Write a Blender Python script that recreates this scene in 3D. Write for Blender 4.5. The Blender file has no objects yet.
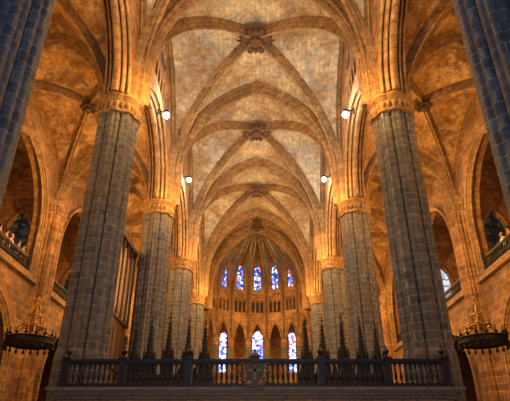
import bpy, bmesh, math, random
from mathutils import Vector, Matrix
from mathutils.geometry import tessellate_polygon
random.seed(3)
sc = bpy.context.scene
COL = sc.collection
E = 1.6
pi = math.pi
# ------------------------------------------------------------------ materials
def newmat(name):
    m = bpy.data.materials.new(name); m.use_nodes = True
    nt = m.node_tree; nt.nodes.clear()
    out = nt.nodes.new('ShaderNodeOutputMaterial')
    b = nt.nodes.new('ShaderNodeBsdfPrincipled')
    nt.links.new(b.outputs[0], out.inputs[0])
    return m, nt, b
def c4(c): return (c[0], c[1], c[2], 1)
def ramp(nt, src, stops):
    r = nt.nodes.new('ShaderNodeValToRGB')
    e = r.color_ramp.elements
    e[0].position = stops[0][0]; e[0].color = c4(stops[0][1])
    e[1].position = stops[-1][0]; e[1].color = c4(stops[-1][1])
    for p, c in stops[1:-1]:
        x = e.new(p); x.color = c4(c)
    nt.links.new(src, r.inputs[0]); return r.outputs[0]
def mix(nt, mode, fac, a, b):
    n = nt.nodes.new('ShaderNodeMix'); n.data_type = 'RGBA'; n.blend_type = mode
    if isinstance(fac, float): n.inputs[0].default_value = fac
    else: nt.links.new(fac, n.inputs[0])
    for s, v in ((n.inputs[6], a), (n.inputs[7], b)):
        if isinstance(v, tuple): s.default_value = c4(v)
        else: nt.links.new(v, s)
    return n.outputs[2]
def noise(nt, vec, scale, detail=5, rough=0.6):
    n = nt.nodes.new('ShaderNodeTexNoise'); n.inputs['Scale'].default_value = scale
    n.inputs['Detail'].default_value = detail; n.inputs['Roughness'].default_value = rough
    nt.links.new(vec, n.inputs['Vector']); return n.outputs[0]
def stone(name, c1, c2, mortar, bw=0.8, bh=0.4, ms=0.02, mode='wall', stain=None, stain_amt=0.5, bump=0.4, nscale=0.35, stain2=None):
    m, nt, b = newmat(name)
    g = nt.nodes.new('ShaderNodeNewGeometry')
    s = nt.nodes.new('ShaderNodeSeparateXYZ'); nt.links.new(g.outputs['Position'], s.inputs[0])
    cmb = nt.nodes.new('ShaderNodeCombineXYZ')
    if mode == 'wall':
        a = nt.nodes.new('ShaderNodeMath'); a.operation = 'ADD'
        nt.links.new(s.outputs[0], a.inputs[0]); nt.links.new(s.outputs[1], a.inputs[1])
        nt.links.new(a.outputs[0], cmb.inputs[0]); nt.links.new(s.outputs[2], cmb.inputs[1])
    else:
        nt.links.new(s.outputs[1], cmb.inputs[0]); nt.links.new(s.outputs[0], cmb.inputs[1])
    br = nt.nodes.new('ShaderNodeTexBrick')
    br.inputs['Scale'].default_value = 1
    br.inputs['Color1'].default_value = c4(c1); br.inputs['Color2'].default_value = c4(c2)
    br.inputs['Mortar'].default_value = c4(mortar)
    br.inputs['Mortar Size'].default_value = ms; br.inputs['Mortar Smooth'].default_value = 0.3
    br.inputs['Brick Width'].default_value = bw; br.inputs['Row Height'].default_value = bh
    nt.links.new(cmb.outputs[0], br.inputs['Vector'])
    n1 = noise(nt, g.outputs['Position'], nscale, 8, 0.65)
    n2 = noise(nt, g.outputs['Position'], 3.0, 6, 0.7)
    col = br.outputs[0]
    if stain:
        f = ramp(nt, n1, [(0.44, (0, 0, 0)), (0.56, (1, 1, 1))])
        fm = nt.nodes.new('ShaderNodeMath'); fm.operation = 'MULTIPLY'; fm.inputs[1].default_value = stain_amt
        nt.links.new(f, fm.inputs[0])
        col = mix(nt, 'MIX', fm.outputs[0], col, stain)
    if stain2:
        n3 = noise(nt, g.outputs['Position'], nscale*2.3, 8, 0.7)
        f = ramp(nt, n3, [(0.50, (0, 0, 0)), (0.60, (.85, .85, .85))])
        col = mix(nt, 'MIX', f, col, stain2)
    g2 = ramp(nt, n2, [(0.3, (0.40, 0.40, 0.40)), (0.68, (1.2, 1.2, 1.2))])
    col = mix(nt, 'MULTIPLY', 0.9, col, g2)
    nt.links.new(col, b.inputs['Base Color'])
    b.inputs['Roughness'].default_value = 0.85
    bp = nt.nodes.new('ShaderNodeBump'); bp.inputs['Strength'].default_value = bump; bp.inputs['Distance'].default_value = 0.05
    ad = nt.nodes.new('ShaderNodeMath'); ad.operation = 'SUBTRACT'
    nt.links.new(n2, ad.inputs[0]); nt.links.new(br.outputs['Fac'], ad.inputs[1])
    nt.links.new(ad.outputs[0], bp.inputs['Height']); nt.links.new(bp.outputs[0], b.inputs['Normal'])
    return m
def plain(name, c, rough=0.6, metal=0.0, nz=0.3):
    m, nt, b = newmat(name)
    g = nt.nodes.new('ShaderNodeNewGeometry')
    n = noise(nt, g.outputs['Position'], 6, 4)
    r = ramp(nt, n, [(0.3, tuple(x*(1-nz) for x in c)), (0.7, tuple(min(1, x*(1+nz)) for x in c))])
    nt.links.new(r, b.inputs['Base Color'])
    b.inputs['Roughness'].default_value = rough; b.inputs['Metallic'].default_value = metal
    return m
def emis(name, c, s):
    m, nt, b = newmat(name)
    b.inputs['Base Color'].default_value = c4(c)
    b.inputs['Emission Color'].default_value = c4(c); b.inputs['Emission Strength'].default_value = s
    return m
def glassmat(name, stops, s, scale=3.5, base=1.0):
    m, nt, b = newmat(name)
    g = nt.nodes.new('ShaderNodeNewGeometry')
    v = nt.nodes.new('ShaderNodeTexVoronoi'); v.inputs['Scale'].default_value = scale
    nt.links.new(g.outputs['Position'], v.inputs['Vector'])
    sep = nt.nodes.new('ShaderNodeSeparateColor'); nt.links.new(v.outputs['Color'], sep.inputs[0])
    r = ramp(nt, sep.outputs[0], stops)
    rn = [n for n in nt.nodes if n.type == 'VALTORGB'][-1]; rn.color_ramp.interpolation = 'CONSTANT'
    nt.links.new(mix(nt, 'MIX', 1-base, r, (.01, .01, .012)), b.inputs['Base Color']); nt.links.new(r, b.inputs['Emission Color'])
    b.inputs['Emission Strength'].default_value = s; b.inputs['Roughness'].default_value = 0.4
    return m
M_pillar = stone('pillar_stone', (0.165, 0.155, 0.155), (0.10, 0.098, 0.105), (0.31, 0.28, 0.25), 0.55, 0.36, 0.020, 'wall', (0.21, 0.155, 0.11), 0.5)
M_rib = stone('rib_stone', (0.46, 0.27, 0.11), (0.33, 0.185, 0.075), (0.10, 0.06, 0.03), 0.9, 0.5, 0.018, 'wall', (0.19, 0.10, 0.045), 0.55)
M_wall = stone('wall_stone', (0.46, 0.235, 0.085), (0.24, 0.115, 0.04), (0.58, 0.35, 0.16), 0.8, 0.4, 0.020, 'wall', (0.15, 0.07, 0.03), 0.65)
M_web = stone('vault_stone', (0.66, 0.55, 0.37), (0.56, 0.46, 0.30), (0.38, 0.29, 0.17), 0.7, 0.34, 0.018, 'vault', (0.30, 0.165, 0.07), 0.85, nscale=0.30, stain2=(0.36, 0.34, 0.30))
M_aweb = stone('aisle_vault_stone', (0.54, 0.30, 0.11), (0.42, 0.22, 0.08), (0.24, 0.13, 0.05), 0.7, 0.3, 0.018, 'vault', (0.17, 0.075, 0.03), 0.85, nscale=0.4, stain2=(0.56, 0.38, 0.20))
M_floor = stone('floor_stone', (0.2, 0.17, 0.14), (0.16, 0.14, 0.12), (0.1, 0.09, 0.08), 0.9, 0.9, 0.02, 'vault')
M_screen = stone('screen_stone', (0.50, 0.31, 0.17), (0.40, 0.25, 0.14), (0.14, 0.09, 0.06), 1.4, 0.5, 0.015, 'wall')
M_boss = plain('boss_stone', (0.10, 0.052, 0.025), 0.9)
M_iron = plain('dark_iron', (0.012, 0.010, 0.010), 0.5, 0.4)
M_bronze = plain('dark_bronze', (0.026, 0.02, 0.018), 0.5, 0.2)
M_gold = plain('gilded_metal', (0.55, 0.30, 0.07), 0.4, 0.6)
M_wood = plain('dark_oak', (0.018, 0.012, 0.009), 0.6)
M_wood2 = plain('organ_oak', (0.13, 0.055, 0.025), 0.6)
M_pipe = plain('organ_pipe_metal', (0.42, 0.28, 0.17), 0.4, 0.5)
M_crest = plain('crest_stone', (0.22, 0.175, 0.14), 0.8)
M_crest2 = plain('crest_bronze', (0.11, 0.09, 0.075), 0.7)
M_dark = plain('shadowed_stone', (0.03, 0.022, 0.016), 0.9)  # near-black colour holds the shade inside the triforium openings
M_lead = plain('window_lead', (0.02, 0.02, 0.02), 0.6)
M_lamp = emis('lamp_glow', (0.80, 0.93, 1.0), 90)
M_ocu = emis('oculus_glass', (0.40, 0.60, 1.0), 0.9)
M_blue = glassmat('stained_glass_blue', [(0, (0.01, 0.03, 0.25)), (0.3, (0.05, 0.2, 0.9)), (0.52, (0.5, 0.7, 1.0)), (0.72, (0.02, 0.06, 0.5)), (0.87, (0.8, 0.15, 0.1))], 1.7)
M_multi = glassmat('stained_glass_multi', [(0, (0.03, 0.08, 0.55)), (0.28, (0.6, 0.66, 1.0)), (0.50, (0.6, 0.05, 0.07)), (0.62, (0.95, 0.9, 0.95)), (0.82, (0.1, 0.2, 0.9))], 2.4, 3.0)
M_dim = glassmat('stained_glass_dim', [(0, (0.005, 0.008, 0.01)), (0.4, (0.01, 0.03, 0.03)), (0.7, (0.03, 0.06, 0.06)), (0.9, (0.12, 0.08, 0.03))], 0.3, 3.5, .12)
M_pale = glassmat('leaded_glass_pale', [(0, (0.3, 0.42, 0.6)), (0.5, (0.5, 0.6, 0.8)), (0.8, (0.2, 0.35, 0.55))], 0.9)
M_skin = plain('skin', (0.45, 0.25, 0.17), 0.6, 0, 0.05)
# ------------------------------------------------------------------ helpers
def mk(name, verts, faces, mat, parent=None, loc=(0, 0, 0), smooth=False, fix=True, **props):
    me = bpy.data.meshes.new(name)
    me.from_pydata([tuple(v) for v in verts], [], faces)
    if fix:
        bm = bmesh.new(); bm.from_mesh(me)
        bmesh.ops.recalc_face_normals(bm, faces=bm.faces); bm.to_mesh(me); bm.free()
    me.materials.append(mat)
    if smooth:
        for p in me.polygons: p.use_smooth = True
    ob = bpy.data.objects.new(name, me); COL.objects.link(ob)
    ob.location = loc
    if parent: ob.parent = parent
    for k, v in props.items(): ob[k] = v
    return ob
def root(name, loc, **props):
    ob = bpy.data.objects.new(name, None); ob.empty_display_size = 0.3
    COL.objects.link(ob); ob.location = loc
    for k, v in props.items(): ob[k] = v
    return ob
def clone(r, loc, rotz=None, scale=None, **props):
    def rec(o, par):
        n = o.copy()
        COL.objects.link(n)
        if par: n.parent = par
        for c in o.children: rec(c, n)
        return n
    n = rec(r, None); n.location = loc
    if rotz is not None: n.rotation_euler = (0, 0, rotz)
    if scale is not None: n.scale = scale
    for k, v in props.items(): n[k] = v
    return n
class MB:
    def __init__(s): s.v = []; s.f = []
    def add(s, v, f):
        o = len(s.v); s.v += [Vector(x) for x in v]; s.f += [tuple(i+o for i in q) for q in f]; return s
    def box(s, x0, x1, y0, y1, z0, z1):
        v = [(x, y, z) for x in (x0, x1) for y in (y0, y1) for z in (z0, z1)]
        return s.add(v, [(0, 1, 3, 2), (4, 6, 7, 5), (0, 4, 5, 1), (2, 3, 7, 6), (0, 2, 6, 4), (1, 5, 7, 3)])
    def lathe(s, prof, seg=12, c=(0, 0, 0), out=None):
        v = []; f = []
        for r, z in prof:
            for k in range(seg):
                a = 2*pi*k/seg; rr = r*(out[k] if out else 1)
                v.append((c[0]+rr*math.cos(a), c[1]+rr*math.sin(a), c[2]+z))
        for i in range(len(prof)-1):
            for k in range(seg):
                f.append((i*seg+k, i*seg+(k+1) % seg, (i+1)*seg+(k+1) % seg, (i+1)*seg+k))
        f.append(tuple(reversed(range(seg)))); f.append(tuple((len(prof)-1)*seg+k for k in range(seg)))
        return s.add(v, f)
    def tube(s, p, q, r0, r1=None, seg=6):
        p = Vector(p); q = Vector(q); r1 = r0 if r1 is None else r1
        d = (q-p).normalized(); u = d.orthogonal().normalized(); w = d.cross(u)
        v = [p+(u*math.cos(2*pi*k/seg)+w*math.sin(2*pi*k/seg))*r0 for k in range(seg)]
        v += [q+(u*math.cos(2*pi*k/seg)+w*math.sin(2*pi*k/seg))*r1 for k in range(seg)]
        f = [(k, (k+1) % seg, seg+(k+1) % seg, seg+k) for k in range(seg)]
        f += [tuple(reversed(range(seg))), tuple(range(seg, 2*seg))]
        return s.add(v, f)
    def torus(s, R, r, z=0, seg=32, sub=6, sq=1.0):
        v = []; f = []
        for i in range(seg):
            a = 2*pi*i/seg
            for j in range(sub):
                b = 2*pi*j/sub; rr = R+r*math.cos(b)
                v.append((rr*math.cos(a), rr*math.sin(a), z+r*sq*math.sin(b)))
        for i in range(seg):
            for j in range(sub):
                f.append((i*sub+j, ((i+1) % seg)*sub+j, ((i+1) % seg)*sub+(j+1) % sub, i*sub+(j+1) % sub))
        return s.add(v, f)
    def sweep(s, path, side, prof, center):
        side = Vector(side).normalized(); n = len(path); m = len(prof); v = []
        for i, p in enumerate(path):
            p = Vector(p)
            a = Vector(path[max(i-1, 0)]); b = Vector(path[min(i+1, n-1)])
            t = (b-a).normalized(); nn = t.cross(side).normalized()
            if nn.dot(Vector(center)-p) < 0: nn = -nn
            for (sx, d) in prof: v.append(p+side*sx+nn*d)
        f = []
        for i in range(n-1):
            for j in range(m):
                f.append((i*m+j, i*m+(j+1) % m, (i+1)*m+(j+1) % m, (i+1)*m+j))
        f.append(tuple(range(m))); f.append(tuple((n-1)*m+j for j in range(m)))
        return s.add(v, f)
    def mk(s, name, mat, **k): return mk(name, s.v, s.f, mat, **k)
def prof(w, d, back=0.3):
    h = [(w, -back), (w, .20*d), (.92*w, .32*d), (.82*w, .30*d), (.72*w, -.1*d), (.62*w, .42*d), (.54*w, .62*d), (.44*w, .64*d), (.34*w, .2*d), (.26*w, .82*d), (.18*w, .96*d), (.06*w, d)]
    return [(-a, b) for a, b in h] + [(a, b) for a, b in reversed(h)]
def plate(name, outer, holes, O, U, V, N, th, mat, **k):
    O = Vector(O); U = Vector(U); V = Vector(V); N = Vector(N)
    loops = [outer]+holes
    flat = [p for l in loops for p in l]
    tr = tessellate_polygon([[Vector((a, b, 0)) for a, b in l] for l in loops])
    v = [O+U*a+V*b for a, b in flat]; n = len(v)
    v += [p+N*th for p in v[:n]]
    f = [tuple(t) for t in tr]+[tuple(i+n for i in reversed(t)) for t in tr]
    o = 0
    for l in loops:
        L = len(l)
        for i in range(L): f.append((o+i, o+(i+1) % L, n+o+(i+1) % L, n+o+i))
        o += L
    return mk(name, v, f, mat, **k)
def arc2(hs, zs, rise, n=12, z0=None, cx=0):
    c = ((rise/hs)**2-1)/2; R = (1+c)*hs; A = math.acos(c/(1+c))
    rt = [(-c*hs+R*math.cos(A*i/n), R*math.sin(A*i/n)) for i in range(n+1)]
    pts = [(cx-x, zs+z) for x, z in rt]+[(cx+x, zs+z) for x, z in reversed(rt[:-1])]
    if z0 is not None and z0 < zs-1e-4: pts = [(cx-hs, z0)]+pts+[(cx+hs, z0)]
    return pts
def tparam(c, n):
    A = math.acos(c/(1+c)); return [max(0.0, -c+(1+c)*math.cos(A*i/n)) for i in range(n+1)]
def Hn(t, c): return math.sqrt(max(0, (1+c)**2-(t+c)**2))/math.sqrt(1+2*c)
def vault(cx, yc, a, b, zs, rise, c=0.43, n=12):
    ts = tparam(c, n); us = [-t for t in ts]+list(reversed(ts))[1:]
    v = []; f = []; N = len(us)
    for i in us:
        for j in us:
            v.append((cx+a*i, yc+b*j, zs+rise*Hn(min(abs(i), abs(j)), c)))
    for i in range(N-1):
        for j in range(N-1):
            q = (i*N+j, (i+1)*N+j, (i+1)*N+j+1, i*N+j+1)
            if (i < n) == (j < n): f += [(q[0], q[1], q[2]), (q[0], q[2], q[3])]
            else: f += [(q[0], q[1], q[3]), (q[1], q[2], q[3])]
    return v, f
def diag_path(cx, yc, a, b, sx, sy, z0, zs, rise, c=0.43, n=14):
    ts = tparam(c, n)
    half = [(t, zs+rise*Hn(t, c)) for t in ts]
    p = [(cx-a*sx*t, yc-b*sy*t, z) for t, z in half]+[(cx+a*sx*t, yc+b*sy*t, z) for t, z in reversed(half[:-1])]
    if z0 < zs: p = [(cx-a*sx, yc-b*sy, z0)]+p+[(cx+a*sx, yc+b*sy, z0)]
    return p
def boss_mesh(r):
    seg = 32; o = [1+0.13*math.cos(8*2*pi*k/seg) for k in range(seg)]
    m = MB(); m.lathe([(r*.55, .35), (r*.95, .2), (r*1.05, 0.0), (r*.95, -.14), (r*.78, -.16), (r*.72, -.02), (r*.5, -.04), (r*.42, -.24), (r*.15, -.3)], seg, out=o)
    for k in range(8):
        a = 2*pi*(k+.5)/8; ca, sa = math.cos(a), math.sin(a)
        m.lathe([(.02, -.26), (.13*r*1.6, -.14), (.17*r*1.6, 0), (.1*r, .1)], 6, (r*1.05*ca, r*1.05*sa, 0))
        a = 2*pi*k/8; ca, sa = math.cos(a), math.sin(a)
        m.tube((r*.9*ca, r*.9*sa, -.04), (r*1.45*ca, r*1.45*sa, .06), r*.17, .02, 5)
    return m
# ------------------------------------------------------------------ layout
YP = [9.6, 20.6, 31.9, 43.2, 54.5]
XN = 6.3; XW = 14.5; XB = 20.0; YC = 59.8
ZC = 17.9; ZS = 20.2; ZR = 28.9; RISE = ZR-ZS
AZS = 18.0; ARISE = 4.8; AZR = 22.8
mk('floor', [(-21, -2, 0), (21, -2, 0), (21, 76, 0), (-21, 76, 0)], [(0, 1, 2, 3)], M_floor, kind='structure')
# ---- pillars
SEG = 160
def lob(k):
    a = 2*pi*k/SEG
    big = abs(math.cos(4*a))**1.2          # eight main shafts
    thin = abs(math.cos(12*a))**.6         # slender rolls between
    return .78+.13*big+.09*thin
OUT = [lob(k) for k in range(SEG)]
OUTC = [0.92+0.08*abs(math.cos(4*2*pi*k/SEG)) for k in range(SEG)]
def pillar(R, zc, label, name='pillar', mat=None):
    mat = mat or M_pillar
    r = root(name, (0, 0, 0), label=label, category='pillar')
    MB().lathe([(R*1.5, 0), (R*1.5, .5), (R*1.38, .55), (R*1.38, 1.0), (R*1.25, 1.15), (R*1.3, 1.25), (R*1.1, 1.4)], SEG, out=OUTC).mk('base', mat, parent=r)
    MB().lathe([(R*1.1, 1.3), (R*1.1, 5.2), (R*1.02, 5.5), (R*1.02, zc-.95)], SEG, out=OUT).mk('shaft', mat, parent=r)
    m = MB().lathe([(R*.98, zc-1.05), (R*1.1, zc-1.0), (R*1.12, zc-.9), (R*1.0, zc-.84), (R*1.02, zc-.55), (R*1.08, zc-.35), (R*1.18, zc-.24), (R*1.08, zc-.2), (R*1.2, zc-.1), (R*1.2, zc), (R*.9, zc+.02)], SEG, out=OUTC)
    for k in range(24):
        a = 2*pi*(k+.5)/24
        m.lathe([(.03, -.22), (.1*R, -.1), (.13*R, .05), (.05*R, .16)], 6, (R*1.0*math.cos(a), R*1.0*math.sin(a), zc-.55))
    m.mk('capital', M_rib, parent=r)
    return r
P = pillar(1.02, ZC, 'tall clustered grey stone nave pillar with carved capital')
P['group'] = 'clustered nave pillars'
P.location = (-7, YP[1], 0)
for s in (-1, 1):
    for i, y in enumerate(YP):
        if s == -1 and i == 1: continue
        if i == 0: clone(P, (s*7.0, 10.0, 0), scale=(1.12, 1.12, 1), label='massive dark bluish clustered stone pillar near the entrance')
        else: clone(P, (s*7, y, 0))
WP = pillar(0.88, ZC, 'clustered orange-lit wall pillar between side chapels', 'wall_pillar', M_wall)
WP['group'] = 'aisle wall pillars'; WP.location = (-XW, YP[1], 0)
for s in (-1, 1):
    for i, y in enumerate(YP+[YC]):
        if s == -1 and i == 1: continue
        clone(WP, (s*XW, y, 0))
# ---- nave arches, vaults
BAYS = [(YP[i], YP[i+1]) for i in range(4)]+[(YP[4], YC)]
def trans_arch(y, cx, hs, z0, zs, rise, w, d, label, mat=M_rib, name='transverse_arch'):
    pts = arc2(hs, zs, rise, 18, z0, 0)
    MB().sweep([(a, 0, z) for a, z in pts], (0, 1, 0), prof(w, d), (0, 0, z0)).mk(name, mat, loc=(cx, y, 0), label=label, category='arch', group=name+' ribs')
for y in YP+[YC]:
    trans_arch(y, 0, XN, ZC, ZS, RISE, .62, .75, 'broad moulded pointed stone arch spanning the nave')
    for s in (-1, 1):
        trans_arch(y, s*11.05, 3.45, ZC, AZS, ARISE, .46, .55, 'moulded pointed stone arch spanning the side aisle', name='aisle_arch')
def ceiling_bay(cx, y0, y1, a, z0, zs, rise, mat, rw, rd, br, label, c=0.43):
    yc = (y0+y1)/2; b = (y1-y0)/2
    v, f = vault(cx, yc, a, b, zs, rise, c)
    ob = mk('ceiling', v, f, mat, fix=False, kind='structure', label=label)
    for sy in (-1, 1):
        p = diag_path(cx, yc, a, b, 1, sy, z0, zs, rise, c)
        sd = Vector((b*sy, -a, 0))
        MB().sweep(p, sd, prof(rw, rd, .15), (cx, yc, z0)).mk('diagonal_rib', M_rib, parent=ob)
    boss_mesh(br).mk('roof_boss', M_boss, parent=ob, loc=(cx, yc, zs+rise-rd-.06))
    return ob
for i, (y0, y1) in enumerate(BAYS):
    ceiling_bay(0, y0, y1, XN, ZC, ZS, RISE, M_web, .33, .6, .98 if i < 4 else .6, 'ribbed nave vault bay of mottled pale stone')
    for s in (-1, 1):
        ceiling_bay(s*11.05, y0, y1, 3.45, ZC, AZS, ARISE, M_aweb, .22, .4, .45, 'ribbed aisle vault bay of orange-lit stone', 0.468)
        v, f = vault(s*(XW+XB)/2, (y0+y1)/2, (XB-XW)/2, (y1-y0)/2, 17.5, 3.6)
        mk('ceiling', v, f, M_aweb, fix=False, kind='structure', label='small vault over the chapel gallery')
for i, (y0, y1) in enumerate(BAYS):
    yc = (y0+y1)/2; b = (y1-y0)/2
    ts = tparam(.43, 12)
    hp = [(t, ZS+RISE*Hn(t, .43)) for t in ts]
    pth = [(-b*t, z) for t, z in hp]+[(b*t, z) for t, z in reversed(hp[:-1])]
    ha = b-.95
    for s in (-1, 1):
        MB().sweep([(0, a, z) for a, z in pth], (1, 0, 0), prof(.2, .3, .1), (0, 0, ZS)).mk('wall_rib', M_rib, loc=(s*6.32, yc, 0), label='slender pointed stone rib along the clerestory wall', category='arch', group='clerestory wall ribs')
        ar = max(ha, 4.9) if i < 4 else 4.9
        pa = arc2(ha, ZC, ar, 16)
        MB().sweep([(0, a, z) for a, z in pa], (1, 0, 0), prof(.66, .5, .1), (0, 0, ZC)).mk('arcade_arch', M_rib, loc=(s*7, yc, 0), label='moulded pointed arcade arch between nave pillars', category='arch', group='nave arcade arches')
wn = 0
def window(pts2, O, U, V, N, mat, label, mull=1, bars=5, bw=1.0):
    global wn; wn += 1
    O = Vector(O); U = Vector(U); V = Vector(V); N = Vector(N)
    g = plate('window_%d' % wn, pts2, [], O, U, V, N, .06, mat, kind='structure', label=label)
    xs = [p[0] for p in pts2]; zs = [p[1] for p in pts2]
    x0, x1, z0, z1 = min(xs), max(xs), min(zs), max(zs)
    m = MB()
    def bar(a, b, w):
        p = O+U*a[0]+V*a[1]-N*.05; q = O+U*b[0]+V*b[1]-N*.05; m.tube(p, q, w*bw, w*bw, 6)
    cx = (x0+x1)/2
    for k in range(mull):
        x = x0+(x1-x0)*(k+1)/(mull+1)
        t = abs(x-cx)/((x1-x0)/2)
        bar((x, z0), (x, z1-(z1-z0)*.3*t), .05)
    for k in range(bars):
        z = z0+(z1-z0)*(k+1)/(bars+1)*.85
        bar((x0, z), (x1, z), .03)
    L = len(pts2)
    for k in range(L): bar(pts2[k], pts2[(k+1) % L], .07)
    m.mk('tracery', M_lead, parent=g)
    return g
def circle(cx, cz, r, n=20): return [(cx+r*math.cos(2*pi*k/n), cz+r*math.sin(2*pi*k/n)) for k in range(n)]
outer = [(YP[0]-.95, ZC)]
holes = []
for i, (y0, y1) in enumerate(BAYS):
    yc = (y0+y1)/2; ha = (y1-y0)/2-.95
    ar = max(ha, 4.9) if i < 4 else 4.9
    outer += arc2(ha, ZC, ar, 12, None, yc)
    if i < 4:
        holes.append(circle(yc, 26.6, .85))
        for k in range(-2, 3):
            holes.append(arc2(.3, 24.8-abs(k)*.1, .42, 5, 23.6, yc+k*.85))
outer += [(YC+.5, ZC), (YC+.5, 29.4), (YP[0]-.95, 29.4)]
for s, nm in ((-1, 'wall_left_nave'), (1, 'wall_right_nave')):
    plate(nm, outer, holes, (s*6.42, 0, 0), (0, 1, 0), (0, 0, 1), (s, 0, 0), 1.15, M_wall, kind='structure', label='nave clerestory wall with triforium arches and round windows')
    for i, (y0, y1) in enumerate(BAYS[:4]):
        yc = (y0+y1)/2
        window(circle(yc, 26.6, .85), (s*6.75, 0, 0), (0, 1, 0), (0, 0, 1), (s, 0, 0), M_ocu, 'round clerestory window with pale blue glass', 2, 2)
        MB().box(-.05, .05, -2.4, 2.4, 23.4, 25.4).mk('wall_triforium', M_dark, loc=(s*7.5, yc, 0), kind='structure')  # dark backing panel paints the shade of the triforium recess
# ---- aisle outer walls
holes = []; hup = []
for i, (y0, y1) in enumerate(BAYS):
    yc = (y0+y1)/2
    if i < 4:
        holes.append(arc2(3.3, 6.2, 4.0, 10, 0.05, yc))
        hup.append(arc2(4.2, 15.3, 5.0, 12, 12.1, yc))
    else:
        holes.append(arc2(1.4, 6.2, 2, 8, 0.05, yc)); hup.append(arc2(1.4, 15.3, 2.4, 8, 12.1, yc))
for s, nm in ((-1, 'wall_left'), (1, 'wall_right')):
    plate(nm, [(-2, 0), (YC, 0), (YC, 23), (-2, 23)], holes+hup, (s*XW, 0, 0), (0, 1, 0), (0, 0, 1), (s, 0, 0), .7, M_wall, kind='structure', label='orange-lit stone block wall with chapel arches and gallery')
    wh = []
    for i, (y0, y1) in enumerate(BAYS[:4]):
        yc = (y0+y1)/2
        for k in (-1.5, 1.5):
            wh.append(arc2(.75, 17.0, 1.3, 8, 13.4, yc+k))
    plate('wall_left_chapels' if s < 0 else 'wall_right_chapels', [(-2, 0), (YC, 0), (YC, 21.4), (-2, 21.4)], wh, (s*XB, 0, 0), (0, 1, 0), (0, 0, 1), (s, 0, 0), .5, M_wall, kind='structure')
    for i, w in enumerate(wh):
        window(w, (s*(XB+.2), 0, 0), (0, 1, 0), (0, 0, 1), (s, 0, 0), M_pale if (s > 0 and i in (4, 5)) else M_dim, 'pointed lancet window of leaded glass above the gallery', 1, 5)
    MB().box(min(s*XW, s*XB), max(s*XW, s*XB), -2, YC, 11.7, 12.1).mk('floor_gallery', M_wall, kind='structure', label='gallery floor above the side chapels')
    MB().box(s*14.42-.14, s*14.42+.14, -2, YC, 11.75, 12.12).mk('trim_%d' % (1 if s < 0 else 2), M_rib, kind='structure', label='stone string course below the gallery rail')
    for i, y in enumerate(YP+[YC]):
        MB().box(min(s*15.2, s*XB), max(s*15.2, s*XB), y-.35, y+.35, 0, 21.3).mk('wall_chapel_divider', M_wall, kind='structure')
        if i in (2, 3, 4):
            window(arc2(.8, 15.6, 1.5, 8, 13.0, s*16.5), (0, y-.42, 0), (1, 0, 0), (0, 0, 1), (0, 1, 0), M_pale if (s > 0 and i == 3) else M_dim, 'pointed leaded window at the end of a gallery bay', 1, 5)
            MB().sweep([(a, 0, z) for a, z in arc2(.8, 15.6, 1.5, 8, 13.0, 0)], (0, 1, 0), prof(.16, .1, .16), (0, 0, 14.5)).mk('window_surround', M_rib, loc=(s*16.5, y-.42, 0), label='moulded stone surround of a gallery window', category='window surround', group='gallery window surrounds')
    for i, (y0, y1) in enumerate(BAYS[:4]):
        yc = (y0+y1)/2
        for (hs, z, r, z0, g) in ((3.3, 6.2, 4.0, .05, 'chapel_arch'), (4.2, 15.3, 5.0, 12.1, 'gallery_arch')):
            pp = arc2(hs, z, r, 12, z0)
            MB().sweep([(0, a, q) for a, q in pp], (1, 0, 0), prof(.3, .3, .05), (0, 0, z)).mk(g, M_rib, loc=(s*XW, yc, 0), label='moulded pointed stone arch framing a '+g.split('_')[0]+' opening', category='arch', group=g+' mouldings')
        ts = tparam(.468, 12); b = (y1-y0)/2
        hp = [(t, AZS+ARISE*Hn(t, .468)) for t in ts]
        MB().sweep([(0, -b*t, z) for t, z in hp]+[(0, b*t, z) for t, z in reversed(hp[:-1])], (1, 0, 0), prof(.24, .3, .1), (0, 0, AZS)).mk('wall_rib', M_rib, loc=(s*XW, yc, 0), label='pointed stone rib against the aisle wall', category='arch', group='aisle wall ribs')
# ---- gallery balustrades
GB = root('gallery_balustrade', (0, 0, 0), label='dark iron balustrade along the chapel gallery edge', category='railing', group='gallery balustrades')
HB = 3.86
MB().box(-.05, .05, -HB, HB, .95, 1.04).mk('top_rail', M_iron, parent=GB)
MB().box(-.05, .05, -HB, HB, .05, .11).mk('bottom_rail', M_iron, parent=GB)
bal = MB().lathe([(.035, .1), (.035, .2), (.05, .28), (.06, .4), (.03, .6), (.025, .75), (.045, .85), (.035, .96)], 6)
b0 = bal.mk('baluster', M_iron, parent=GB, loc=(0, -3.7, 0))
for k in range(1, 35):
    o = b0.copy(); COL.objects.link(o); o.parent = GB; o.location = (0, -3.7+7.4*k/34, 0)
MB().box(-.09, .09, -HB, -HB+.16, 0, 1.12).mk('post', M_iron, parent=GB)
MB().box(-.09, .09, HB-.16, HB, 0, 1.12).mk('post', M_iron, parent=GB)
GB.location = (-14.6, (YP[1]+YP[2])/2, 12.1)
for s in (-1, 1):
    for i in (1, 2, 3):
        if s == -1 and i == 1: continue
        clone(GB, (s*14.6, (YP[i]+YP[i+1])/2, 12.1))
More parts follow.
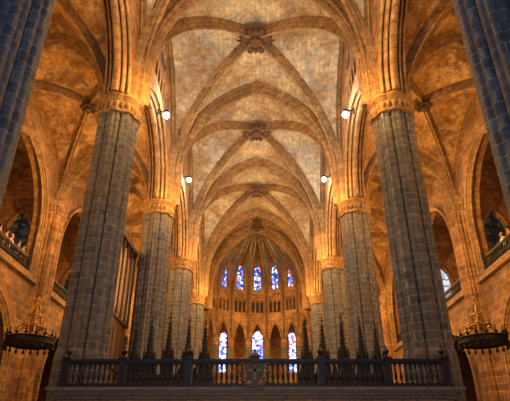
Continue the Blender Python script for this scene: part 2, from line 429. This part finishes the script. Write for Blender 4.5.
# ------------------------------------------------------------------ apse
NF = 9
def polar(r, k, n=NF): a = pi*k/n; return Vector((r*math.cos(a), YC+r*math.sin(a), 0))
RA = 7.0
AC = pillar(.4, 15.6, 'slender clustered apse column carrying pointed arches', 'apse_column')
AC['group'] = 'apse columns'
AC.location = polar(RA, 1)
for k in range(0, NF+1):
    if k == 1: continue
    clone(AC, polar(RA, k), rotz=pi*k/NF)
c = .43; ts = tparam(c, 10)
webv = MB()
for k in range(NF):
    A = polar(RA, k); B = polar(RA, k+1); U = (B-A); L = U.length; U.normalize()
    N = (((A+B)/2)-Vector((0, YC, 0))).normalized()
    hl = [arc2(L/2-.34, 15.8, 2.3, 8, .05, L/2)]
    for q in (-1, 0, 1): hl.append(arc2(.2, 20.5, .4, 5, 19.3, L/2+q*.58))
    wpts = arc2(.5, 25.0, 1.2, 8, 22.5, L/2)
    plate('wall_apse', [(0, 0), (L, 0), (L, 29.3), (0, 29.3)], hl+[wpts], A, U, (0, 0, 1), N, .5, M_wall, kind='structure', label='apse wall bay with arcade arch, triforium and lancet')
    window(wpts, A+N*.25, U, (0, 0, 1), N, M_blue, 'tall lancet of blue stained glass in the apse', 1, 4, .7)
    plate('wall_triforium', [(L/2-.95, 19.1), (L/2+.95, 19.1), (L/2+.95, 21.2), (L/2-.95, 21.2)], [], A+N*.46, U, (0, 0, 1), N, .05, M_dark, kind='structure')  # dark panel, painted shade behind the small apse openings
    pts = arc2(L/2-.34, 15.8, 2.3, 10)
    mid = A+U*(L/2)
    MB().sweep([U*a+Vector((0, 0, z)) for a, z in pts], N, prof(.28, .2, .05), Vector((0, 0, 15.8))).mk('apse_arch', M_rib, loc=mid, label='narrow moulded pointed arch between apse columns', category='arch', group='apse arcade arches')
    hp = [(t, ZS+RISE*Hn(t, c)) for t in ts]
    MB().sweep([U*(-L/2*t)+Vector((0, 0, z)) for t, z in hp]+[U*(L/2*t)+Vector((0, 0, z)) for t, z in reversed(hp[:-1])], N, prof(.22, .25, .1), Vector((0, 0, ZS))).mk('wall_rib', M_rib, loc=mid, label='narrow pointed rib framing an apse lancet', category='arch', group='apse wall ribs')
    C = Vector((0, YC, 0)); v = []; f = []
    ws = [-t for t in ts]+list(reversed(ts))[1:]
    ss = list(reversed(ts)); nw = len(ws)
    for s_ in ss:
        for w in ws:
            p = C+(A.lerp(B, (w+1)/2)-C)*s_; z = ZS+RISE*Hn(min(s_, abs(w)), c)
            v.append((p.x, p.y, z))
    for i in range(len(ss)-1):
        for j in range(nw-1): f.append((i*nw+j, i*nw+j+1, (i+1)*nw+j+1, (i+1)*nw+j))
    webv.add(v, f)
apse = webv.mk('ceiling', M_web, fix=False, kind='structure', label='radiating ribbed apse vault')
for k in range(NF+1):
    D = polar(RA, k)-Vector((0, YC, 0))
    p = [Vector((0, YC, 0))+D*t+Vector((0, 0, ZS+RISE*Hn(t, c))) for t in ts]
    p = [Vector((D.x, D.y+YC, 15.6))]+p
    MB().sweep(p, D.cross(Vector((0, 0, 1))), prof(.2, .4, .15), (0, YC, ZC)).mk('diagonal_rib', M_rib, parent=apse)
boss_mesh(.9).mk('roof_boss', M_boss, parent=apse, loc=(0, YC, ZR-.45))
RO = 14.5
for k in range(NF):
    A = polar(RO, k); B = polar(RO, k+1); U = (B-A); L = U.length; U.normalize()
    N = (((A+B)/2)-Vector((0, YC, 0))).normalized()
    w = .82 if k == NF//2 else .62
    wp = arc2(w, 17.3, w*1.7, 8, 12.6, L/2)
    plate('wall_ambulatory', [(0, 0), (L, 0), (L, 23), (0, 23)], [wp], A, U, (0, 0, 1), N, .5, M_wall, kind='structure', label='outer ambulatory wall pierced by a stained glass window')
    near = abs(k-NF//2) in (0, 1, 2)
    window(wp, A+N*.2, U, (0, 0, 1), N, M_multi if near else M_dim, 'tall lancet of multicoloured stained glass', 1, 7, .7)
    a0 = polar(RA+.4, k); b0_ = polar(RA+.4, k+1); mm = (a0+b0_+A+B)/4
    v = [a0+Vector((0, 0, 19.2)), b0_+Vector((0, 0, 19.2)), B+Vector((0, 0, 20.0)), A+Vector((0, 0, 20.0)), mm+Vector((0, 0, 22))]
    mk('ceiling', v, [(0, 1, 4), (1, 2, 4), (2, 3, 4), (3, 0, 4)], M_aweb, fix=False, kind='structure', label='ambulatory vault')
# ------------------------------------------------------------------ choir screen + balustrade
m = MB().box(-6.75, 6.75, 18.1, 18.9, 0, 3.45)
for k in range(13):
    x = -6.3+12.6*k/12
    m.box(x-.12, x+.12, 18.0, 18.15, .4, 3.3)
    m.box(x-.18, x+.18, 17.95, 18.15, 3.1, 3.4)
SC = root('choir_screen', (0, 0, 0), label='carved stone choir screen wall with cornice', category='screen wall')
m.mk('screen_wall', M_screen, parent=SC)
m = MB()
for (y, z0, z1) in ((17.97, 3.45, 3.55), (17.90, 3.55, 3.64), (17.84, 3.64, 3.70), (17.76, 3.70, 3.80)):
    m.box(-6.75-(18.1-y), 6.75+(18.1-y), y, 18.95, z0, z1)
for k in range(60):
    x = -6.7+13.4*k/59
    m.box(x-.06, x+.06, 17.86, 17.97, 3.55, 3.64)
m.mk('cornice', M_crest, parent=SC)
CB = root('choir_balustrade', (0, 18.0, 3.8), label='dark bronze balustrade with turned balusters on the choir screen', category='railing')
MB().box(-6.7, 6.7, -.13, .13, 0, .09).box(-6.7, 6.7, -.09, .09, .09, .13).mk('bottom_rail', M_bronze, parent=CB)
MB().box(-6.75, 6.75, -.13, .13, .83, .93).box(-6.7, 6.7, -.09, .09, .78, .83).mk('top_rail', M_bronze, parent=CB)
bb = MB().lathe([(.05, .12), (.05, .17), (.025, .2), (.035, .25), (.062, .34), (.055, .4), (.028, .5), (.022, .58), (.04, .62), (.022, .66), (.05, .74), (.05, .79)], 10)
post = MB().box(-.12, .12, -.14, .14, 0, .98).box(-.15, .15, -.17, .17, .93, 1.0).box(-.15, .15, -.17, .17, 0, .1)
fin = MB().lathe([(.1, 1.0), (.05, 1.04), (.04, 1.08), (.11, 1.16), (.12, 1.22), (.06, 1.3), (.03, 1.34), (.05, 1.38), (.01, 1.46)], 10)
PX = [-6.55, -4.6, -2.3, 2.3, 4.6, 6.55]
first = {}
def part(key, builder, mat, x):
    if key not in first:
        first[key] = builder.mk(key, mat, parent=CB, loc=(x, 0, 0))
    else:
        o = first[key].copy(); COL.objects.link(o); o.parent = CB; o.location = (x, 0, 0)
for x in PX: part('post', post, M_bronze, x); part('finial', fin, M_bronze, x)
for k in range(74):
    x = -6.45+12.9*k/73
    if min(abs(x-p) for p in PX) > .17 and abs(x) > .3: part('baluster', bb, M_bronze, x)
CR = root('coat_of_arms', (0, 17.70, 3.8), label='carved grey coat of arms on the choir rail', category='sculpture')
CR.scale = (1.1, 1, 1.0)
sh = [(-.28, .75), (-.14, .8), (0, .76), (.14, .8), (.28, .75), (.3, .5), (.22, .25), (0, .08), (-.22, .25), (-.3, .5)]
plate('shield', sh, [], (0, 0, 0), (1, 0, 0), (0, 0, 1), (0, 1, 0), .12, M_crest2, parent=CR)
MB().box(-.045, .045, -.05, 0.01, .2, .72).box(-.2, .2, -.05, 0.01, .48, .57).mk('cross', M_crest, parent=CR)
for s in (-1, 1):
    for (cx, cz, r) in ((.36, .66, .12), (.4, .42, .09), (.32, .2, .11)):
        m = MB()
        for k in range(14):
            a0 = k*.5; a1 = (k+1)*.5; r0 = r*(1-k/18); r1 = r*(1-(k+1)/18)
            m.tube((s*(cx+r0*math.cos(a0)), .04, cz+r0*math.sin(a0)), (s*(cx+r1*math.cos(a1)), .04, cz+r1*math.sin(a1)), .035, .03, 5)
        m.mk('scroll', M_crest2, parent=CR)
MB().lathe([(.14, .78), (.15, .84), (.12, .88), (.2, .98), (.12, 1.08), (.04, 1.13), (.05, 1.18), (.01, 1.26)], 12, (0, .0, 0)).mk('crown', M_crest2, parent=CR)
MB().box(-.3, .3, -.06, .14, 0, .1).mk('foot', M_crest2, parent=CR)
for s in (-1, 1):
    m = MB().box(1.75, 5.55, -.35, .45, 0, 4.75)
    for k in range(11):
        x = 1.95+3.4*k/10
        m.add([(x-.16, -.42, 4.7), (x+.16, -.42, 4.7), (x, -.42, 5.25), (x-.16, -.3, 4.7), (x+.16, -.3, 4.7), (x, -.3, 5.25)], [(0, 1, 2), (5, 4, 3), (0, 2, 5, 3), (1, 4, 5, 2), (0, 3, 4, 1)])
        m.box(x-.05, x+.05, -.5, -.35, .5, 4.9)
    o = m.mk('choir_stall', M_wood, loc=(0, 22, 0), label='dark oak choir stalls with gabled canopies', category='choir stall', group='choir stalls')
    if s < 0: o.rotation_euler = (0, 0, pi); o.location = (0, 22.1, 0)
SP = root('spire', (0, 0, 0), label='slender dark oak pinnacle rising from the choir stalls', category='pinnacle', group='choir stall pinnacles')
m = MB().box(-.17, .17, -.17, .17, 0, .62).box(-.22, .22, -.22, .22, .62, .68)
for a in range(4):
    x, y = (.19*[1, 1, -1, -1][a], .19*[1, -1, 1, -1][a]); m.lathe([(.05, .0), (.05, .75), (.06, .8), (.005, 1.15)], 6, (x, y, 0))
m.mk('tabernacle', M_wood, parent=SP)
m = MB().lathe([(.17, .68), (.13, 1.0), (.075, 1.6), (.03, 2.2), (.02, 2.3)], 8)
for k in range(9):
    z = .8+k*.16; r = .17-(z-.68)*.088
    for a in range(4):
        t = pi/4+a*pi/2; m.lathe([(.008, -.05), (.035, 0), (.01, .06)], 5, ((r+.02)*math.cos(t), (r+.02)*math.sin(t), z))
m.mk('steeple', M_wood, parent=SP)
MB().lathe([(.02, 2.28), (.06, 2.34), (.06, 2.38), (.02, 2.42), (.035, 2.48), (.004, 2.6)], 8).mk('finial', M_wood, parent=SP)
XS = [5.25, 4.58, 3.78, 2.93, 2.2]; HS = [.92, 1.0, 1.06, 1.0, .95]
SP.location = (-XS[0], 22.05, 4.75); SP.scale = (1, 1, HS[0])
for s in (-1, 1):
    for x, h in zip(XS, HS):
        if s < 0 and x == XS[0]: continue
        clone(SP, (s*x, 22.05, 4.75), scale=(1, 1, h))
# ------------------------------------------------------------------ organ
OR = root('pipe_organ', (-8.15, 29.3, 0), label='carved oak pipe organ with tall metal pipes in the arcade', category='organ')
MB().box(-1.2, -.1, -2.4, 2.4, 0, 9.0).mk('case_base', M_wood2, parent=OR)
m = MB().box(-1.2, -.35, -2.5, 2.5, 9.0, 9.3)
m.box(-1.2, .0, -2.5, 2.5, 9.0, 9.15)
for y in (-2.45, -1.5, -.5, .5, 1.5, 2.45): m.box(-1.1, -.02, y-.08, y+.08, 9.1, 14.0)
m.box(-1.2, -1.05, -2.5, 2.5, 9.1, 14.0)
m.box(-1.25, .06, -2.55, 2.55, 13.9, 14.2)
for k in range(6):
    m.box(-.1, .02, -2.25+.9*k-.35, -2.25+.9*k+.35, 6.2, 8.5)
m.mk('case', M_wood2, parent=OR)
for y in (-2.0, 0, 2.0): MB().lathe([(.35, 14.2), (.4, 14.4), (.1, 15.1), (.12, 15.2), (.02, 15.8)], 8, (-.5, y, 0)).mk('pinnacle', M_wood2, parent=OR)
for j, y in enumerate([-1.98, -1, 0, 1, 1.98]):
    for q in range(5):
        h = 4.2-.25*abs(q-2)-(.3 if j % 2 else 0)
        MB().lathe([(.02, 9.25), (.075, 9.8), (.075, 9.3+h), (.06, 9.3+h)], 10).mk('organ_pipe', M_pipe, parent=OR, loc=(-.12-.02*abs(q-2), y+(q-2)*.17, 0))
# ------------------------------------------------------------------ floodlights
FL = root('floodlight', (0, 0, 0), label='bright white floodlight on an iron bracket by the triforium', category='lamp', group='nave floodlights')
MB().box(-.55, 0, -.03, .03, .3, .36).box(-.6, -.52, -.12, .12, .15, .5).mk('bracket', M_iron, parent=FL)
MB().lathe([(.08, .12), (.2, .16), (.24, .3), (.05, .38)], 14).mk('housing', M_iron, parent=FL)
MB().lathe([(.03, -.2), (.13, -.15), (.19, -.05), (.2, .04), (.14, .13), (.06, .17)], 16).mk('lamp_lens', M_lamp, parent=FL, smooth=True)
first_l = True
for s in (-1, 1):
    for (y, z) in ((26.2, 21.6), (37.4, 23.2)):
        rot = 0 if s < 0 else pi
        if first_l: FL.location = (s*5.85, y, z); FL.rotation_euler = (0, 0, rot); first_l = False
        else: clone(FL, (s*5.85, y, z), rotz=rot)
# ------------------------------------------------------------------ chandeliers
CH = root('chandelier', (0, 0, 0), label='black iron crown chandelier with gilded lantern top hanging in the aisle', category='chandelier', group='aisle crown chandeliers')
m = MB()
m.lathe([(1.06, -.1), (1.1, -.1), (1.1, .1), (1.06, .1)], 40)
m.torus(1.09, .05, -.12, 40, 6); m.torus(1.09, .05, .12, 40, 6)
for k in range(20):
    a = 2*pi*k/20
    m.lathe([(.03, -.42), (.08, -.32), (.03, -.25), (.05, -.12)], 6, (1.09*math.cos(a), 1.09*math.sin(a), 0))
for k in range(6):
    a = 2*pi*k/6; m.tube((1.08*math.cos(a), 1.08*math.sin(a), 0), (.1*math.cos(a), .1*math.sin(a), -.1), .04)
m.mk('hoop', M_iron, parent=CH)
cu = MB().lathe([(.03, .1), (.04, .2), (.1, .26), (.09, .28)], 8).lathe([(.03, .27), (.03, .5), (.005, .54)], 6)
for k in range(16):
    a = 2*pi*(k+.5)/16
    cu.mk('candle', M_iron, parent=CH, loc=(1.09*math.cos(a), 1.09*math.sin(a), 0))
m = MB(); m.torus(.5, .05, .7, 24, 6); m.torus(.3, .05, 1.25, 20, 6)
for k in range(6):
    a = 2*pi*k/6; ca, sa = math.cos(a), math.sin(a)
    m.tube((1.06*ca, 1.06*sa, .1), (.5*ca, .5*sa, .7), .035); m.tube((.5*ca, .5*sa, .7), (.3*ca, .3*sa, 1.25), .035)
    m.tube((.3*ca, .3*sa, 1.25), (.03*ca, .03*sa, 2.0), .035)
    m.lathe([(.01, -.1), (.09, 0), (.02, .2)], 6, (.5*ca, .5*sa, .78))
m.lathe([(.02, .5), (.14, .62), (.16, .75), (.06, .95), (.05, 1.3), (.11, 1.5), (.05, 1.7), (.1, 1.95), (.12, 2.05), (.02, 2.2)], 10)
m.mk('gilded_crown', M_gold, parent=CH)
MB().tube((0, 0, 2.15), (0, 0, 15.6), .012, .012, 6).mk('chain', M_iron, parent=CH)
CH.location = (-10.75, 24.0, 6.6)
clone(CH, (10.75, 24.0, 6.6))
# ------------------------------------------------------------------ people on the gallery
def skin_obj(name, joints, edges, mat, parent):
    me = bpy.data.meshes.new(name); me.from_pydata([j[0] for j in joints], edges, [])
    ob = bpy.data.objects.new(name, me); COL.objects.link(ob); ob.parent = parent
    md = ob.modifiers.new('skin', 'SKIN'); md.use_smooth_shade = True
    if not me.skin_vertices: me.skin_vertices.new(name='s')
    for i, j in enumerate(joints):
        r = j[1]; r = r if isinstance(r, tuple) else (r, r)
        me.skin_vertices[0].data[i].radius = r; me.skin_vertices[0].data[i].use_root = (i == 0)
    sb = ob.modifiers.new('sub', 'SUBSURF'); sb.levels = 1; sb.render_levels = 1
    me.materials.append(mat); return ob
def person(loc, rotz, top, trou, hair, label, lean=.08):
    r = root('person', loc, label=label, category='person')
    J = [((0, 0, .95), (.13, .1)), ((0, .03, 1.2), (.13, .09)), ((0, lean, 1.42), (.13, .09)), ((0, lean+.01, 1.5), .055), ((0, lean+.03, 1.58), (.075, .085)), ((0, lean+.03, 1.68), (.075, .09)), ((0, lean+.02, 1.74), .05)]
    Ed = [(i, i+1) for i in range(6)]
    for s in (-1, 1):
        b = len(J)
        J += [((s*.09, 0, .88), .085), ((s*.1, .02, .48), .055), ((s*.1, -.01, .08), .04), ((s*.11, .14, .04), .035)]
        Ed += [(0, b), (b, b+1), (b+1, b+2), (b+2, b+3)]
        b = len(J)
        J += [((s*.19, lean, 1.4), .055), ((s*.24, lean+.06, 1.14), .042), ((s*.14, lean+.27, 1.08), .03), ((s*.11, lean+.34, 1.08), (.035, .02))]
        Ed += [(2, b), (b, b+1), (b+1, b+2), (b+2, b+3)]
        for q in range(4):
            J.append(((s*(.14-.022*q), lean+.40+.01*(1.5-abs(q-1.5)), 1.07), .009)); Ed.append((b+3, len(J)-1))
            J.append(((s*(.14-.022*q), lean+.43+.01*(1.5-abs(q-1.5)), 1.05), .008)); Ed.append((len(J)-2, len(J)-1))
        J.append(((s*.07, lean+.33, 1.09), .01)); Ed.append((b+2, len(J)-1))
    J.append(((0, lean+.125, 1.62), .014)); Ed.append((4, len(J)-1))
    skin_obj('body', J, Ed, M_skin, r)
    jt = [((0, 0, .92), (.17, .13)), ((0, .03, 1.2), (.155, .115)), ((0, lean, 1.40), (.165, .11)), ((0, lean, 1.47), .075)]
    je = [(0, 1), (1, 2), (2, 3)]
    for s in (-1, 1):
        b = len(jt); jt += [((s*.2, lean, 1.39), .075), ((s*.245, lean+.06, 1.14), .06), ((s*.16, lean+.24, 1.08), .045)]; je += [(2, b), (b, b+1), (b+1, b+2)]
    skin_obj('jacket', jt, je, top, r)
    jt = [((0, 0, .97), (.16, .12))]; je = []
    for s in (-1, 1):
        b = len(jt); jt += [((s*.09, 0, .85), .105), ((s*.1, .02, .48), .075), ((s*.1, 0, .1), .06)]; je += [(0, b), (b, b+1), (b+1, b+2)]
    skin_obj('trousers', jt, je, trou, r)
    MB().lathe([(.085, -.07), (.105, .0), (.1, .06), (.07, .11), (.01, .125)], 12, (0, lean+.005, 1.68)).mk('hair', hair, parent=r, smooth=True)
    r.rotation_euler = (0, 0, rotz)
    return r
def cl(n, c): return plain(n, c, .9, 0, .1)
tops = [cl('cloth_navy', (.03, .05, .12)), cl('cloth_red', (.3, .04, .03)), cl('cloth_white', (.5, .48, .45)), cl('cloth_black', (.02, .02, .02)), cl('cloth_green', (.06, .12, .07)), cl('cloth_blue', (.08, .16, .32))]
tn = ['navy', 'red', 'white', 'black', 'green', 'blue']
H1 = cl('hair_brown', (.06, .03, .015)); H2 = cl('hair_black', (.012, .01, .01)); H3 = cl('hair_fair', (.35, .22, .1))
for i, (s, y) in enumerate([(-1, 26.3), (-1, 27.1), (-1, 27.8), (-1, 28.8), (-1, 29.5), (-1, 34.6), (1, 26.2), (1, 26.9), (1, 27.8)]):
    t = i % 6
    person((s*14.98, y, 12.1), pi/2 if s > 0 else -pi/2, tops[t], tops[3 if i % 2 else 0], (H1, H2, H3)[i % 3],
           'person in a %s jacket leaning on the gallery rail' % tn[t])
# ------------------------------------------------------------------ lights
def light(kind, name, loc, power, color, size=.3, rot=None, spot=None, sy=None):
    l = bpy.data.lights.new(name, kind); l.energy = power; l.color = color
    if kind == 'AREA':
        l.size = size
        if sy: l.shape = 'RECTANGLE'; l.size_y = sy
    else: l.shadow_soft_size = size
    if spot: l.spot_size = spot; l.spot_blend = .6
    o = bpy.data.objects.new(name, l); COL.objects.link(o); o.location = loc
    if rot: o.rotation_euler = rot
    return o
OR_ = (1.0, .50, .12); WM = (1.0, .72, .40); WH = (1.0, .90, .74)
for i in range(4):
    yc = (YP[i]+YP[i+1])/2
    for s in (-1, 1):
        light('POINT', 'aisle_light', (s*10.9, yc+1.0, 16.0), 1250 if i else 700, OR_, .15)
        light('POINT', 'aisle_low_light', (s*12.0, yc+1, 7.8), 270, OR_, .15)
        light('POINT', 'gallery_glow_fill', (s*17, yc, 15.5), 50, OR_, .2)  # added lamp without a fixture, gives the gallery interior its orange glow
        light('POINT', 'nave_flood', (s*4.9, yc, 22.6), 650, WH if i in (1, 2) else WM, .1)
        light('POINT', 'springer_light', (s*4.9, YP[i+1]-1.7, 18.2), 560, OR_, .12)
    light('POINT', 'nave_light', (0, yc, 12), 260, (1, .82, .6), .4)
light('POINT', 'apse_light', (0, YC-1, 17), 2200, OR_, .3)
for a in (1.5, 3.5, 5.5, 7.5):
    p = polar(10.8, a); light('POINT', 'ambulatory_light', (p.x, p.y, 8), 450, OR_, .4)
light('POINT', 'screen_fill', (0, 11, 2.6), 200, WM, .4)  # added warm fill in front of the choir screen, no fixture there
light('POINT', 'organ_fill', (-5.3, 26.5, 9), 60, OR_, .2)  # added fill that brightens the organ pipes, no real lamp
light('AREA', 'west_daylight', (0, -3, 10), 560, (.42, .60, 1.0), 10, (pi/2, 0, 0), None, 10)
w = bpy.data.worlds.new('world'); sc.world = w; w.use_nodes = True
w.node_tree.nodes['Background'].inputs[0].default_value = (.35, .45, .7, 1)
w.node_tree.nodes['Background'].inputs[1].default_value = .03
# ------------------------------------------------------------------ camera
cam = bpy.data.cameras.new('camera'); co = bpy.data.objects.new('camera', cam); COL.objects.link(co)
cam.sensor_width = 36; cam.lens = 36*497/510; cam.clip_end = 300
co.location = (0.13, 0, E); co.rotation_euler = (pi/2+math.atan(.523), 0, .007)
sc.camera = co
sc.view_settings.view_transform = 'Standard'
sc.view_settings.look = 'None'
sc.view_settings.exposure = 0.15
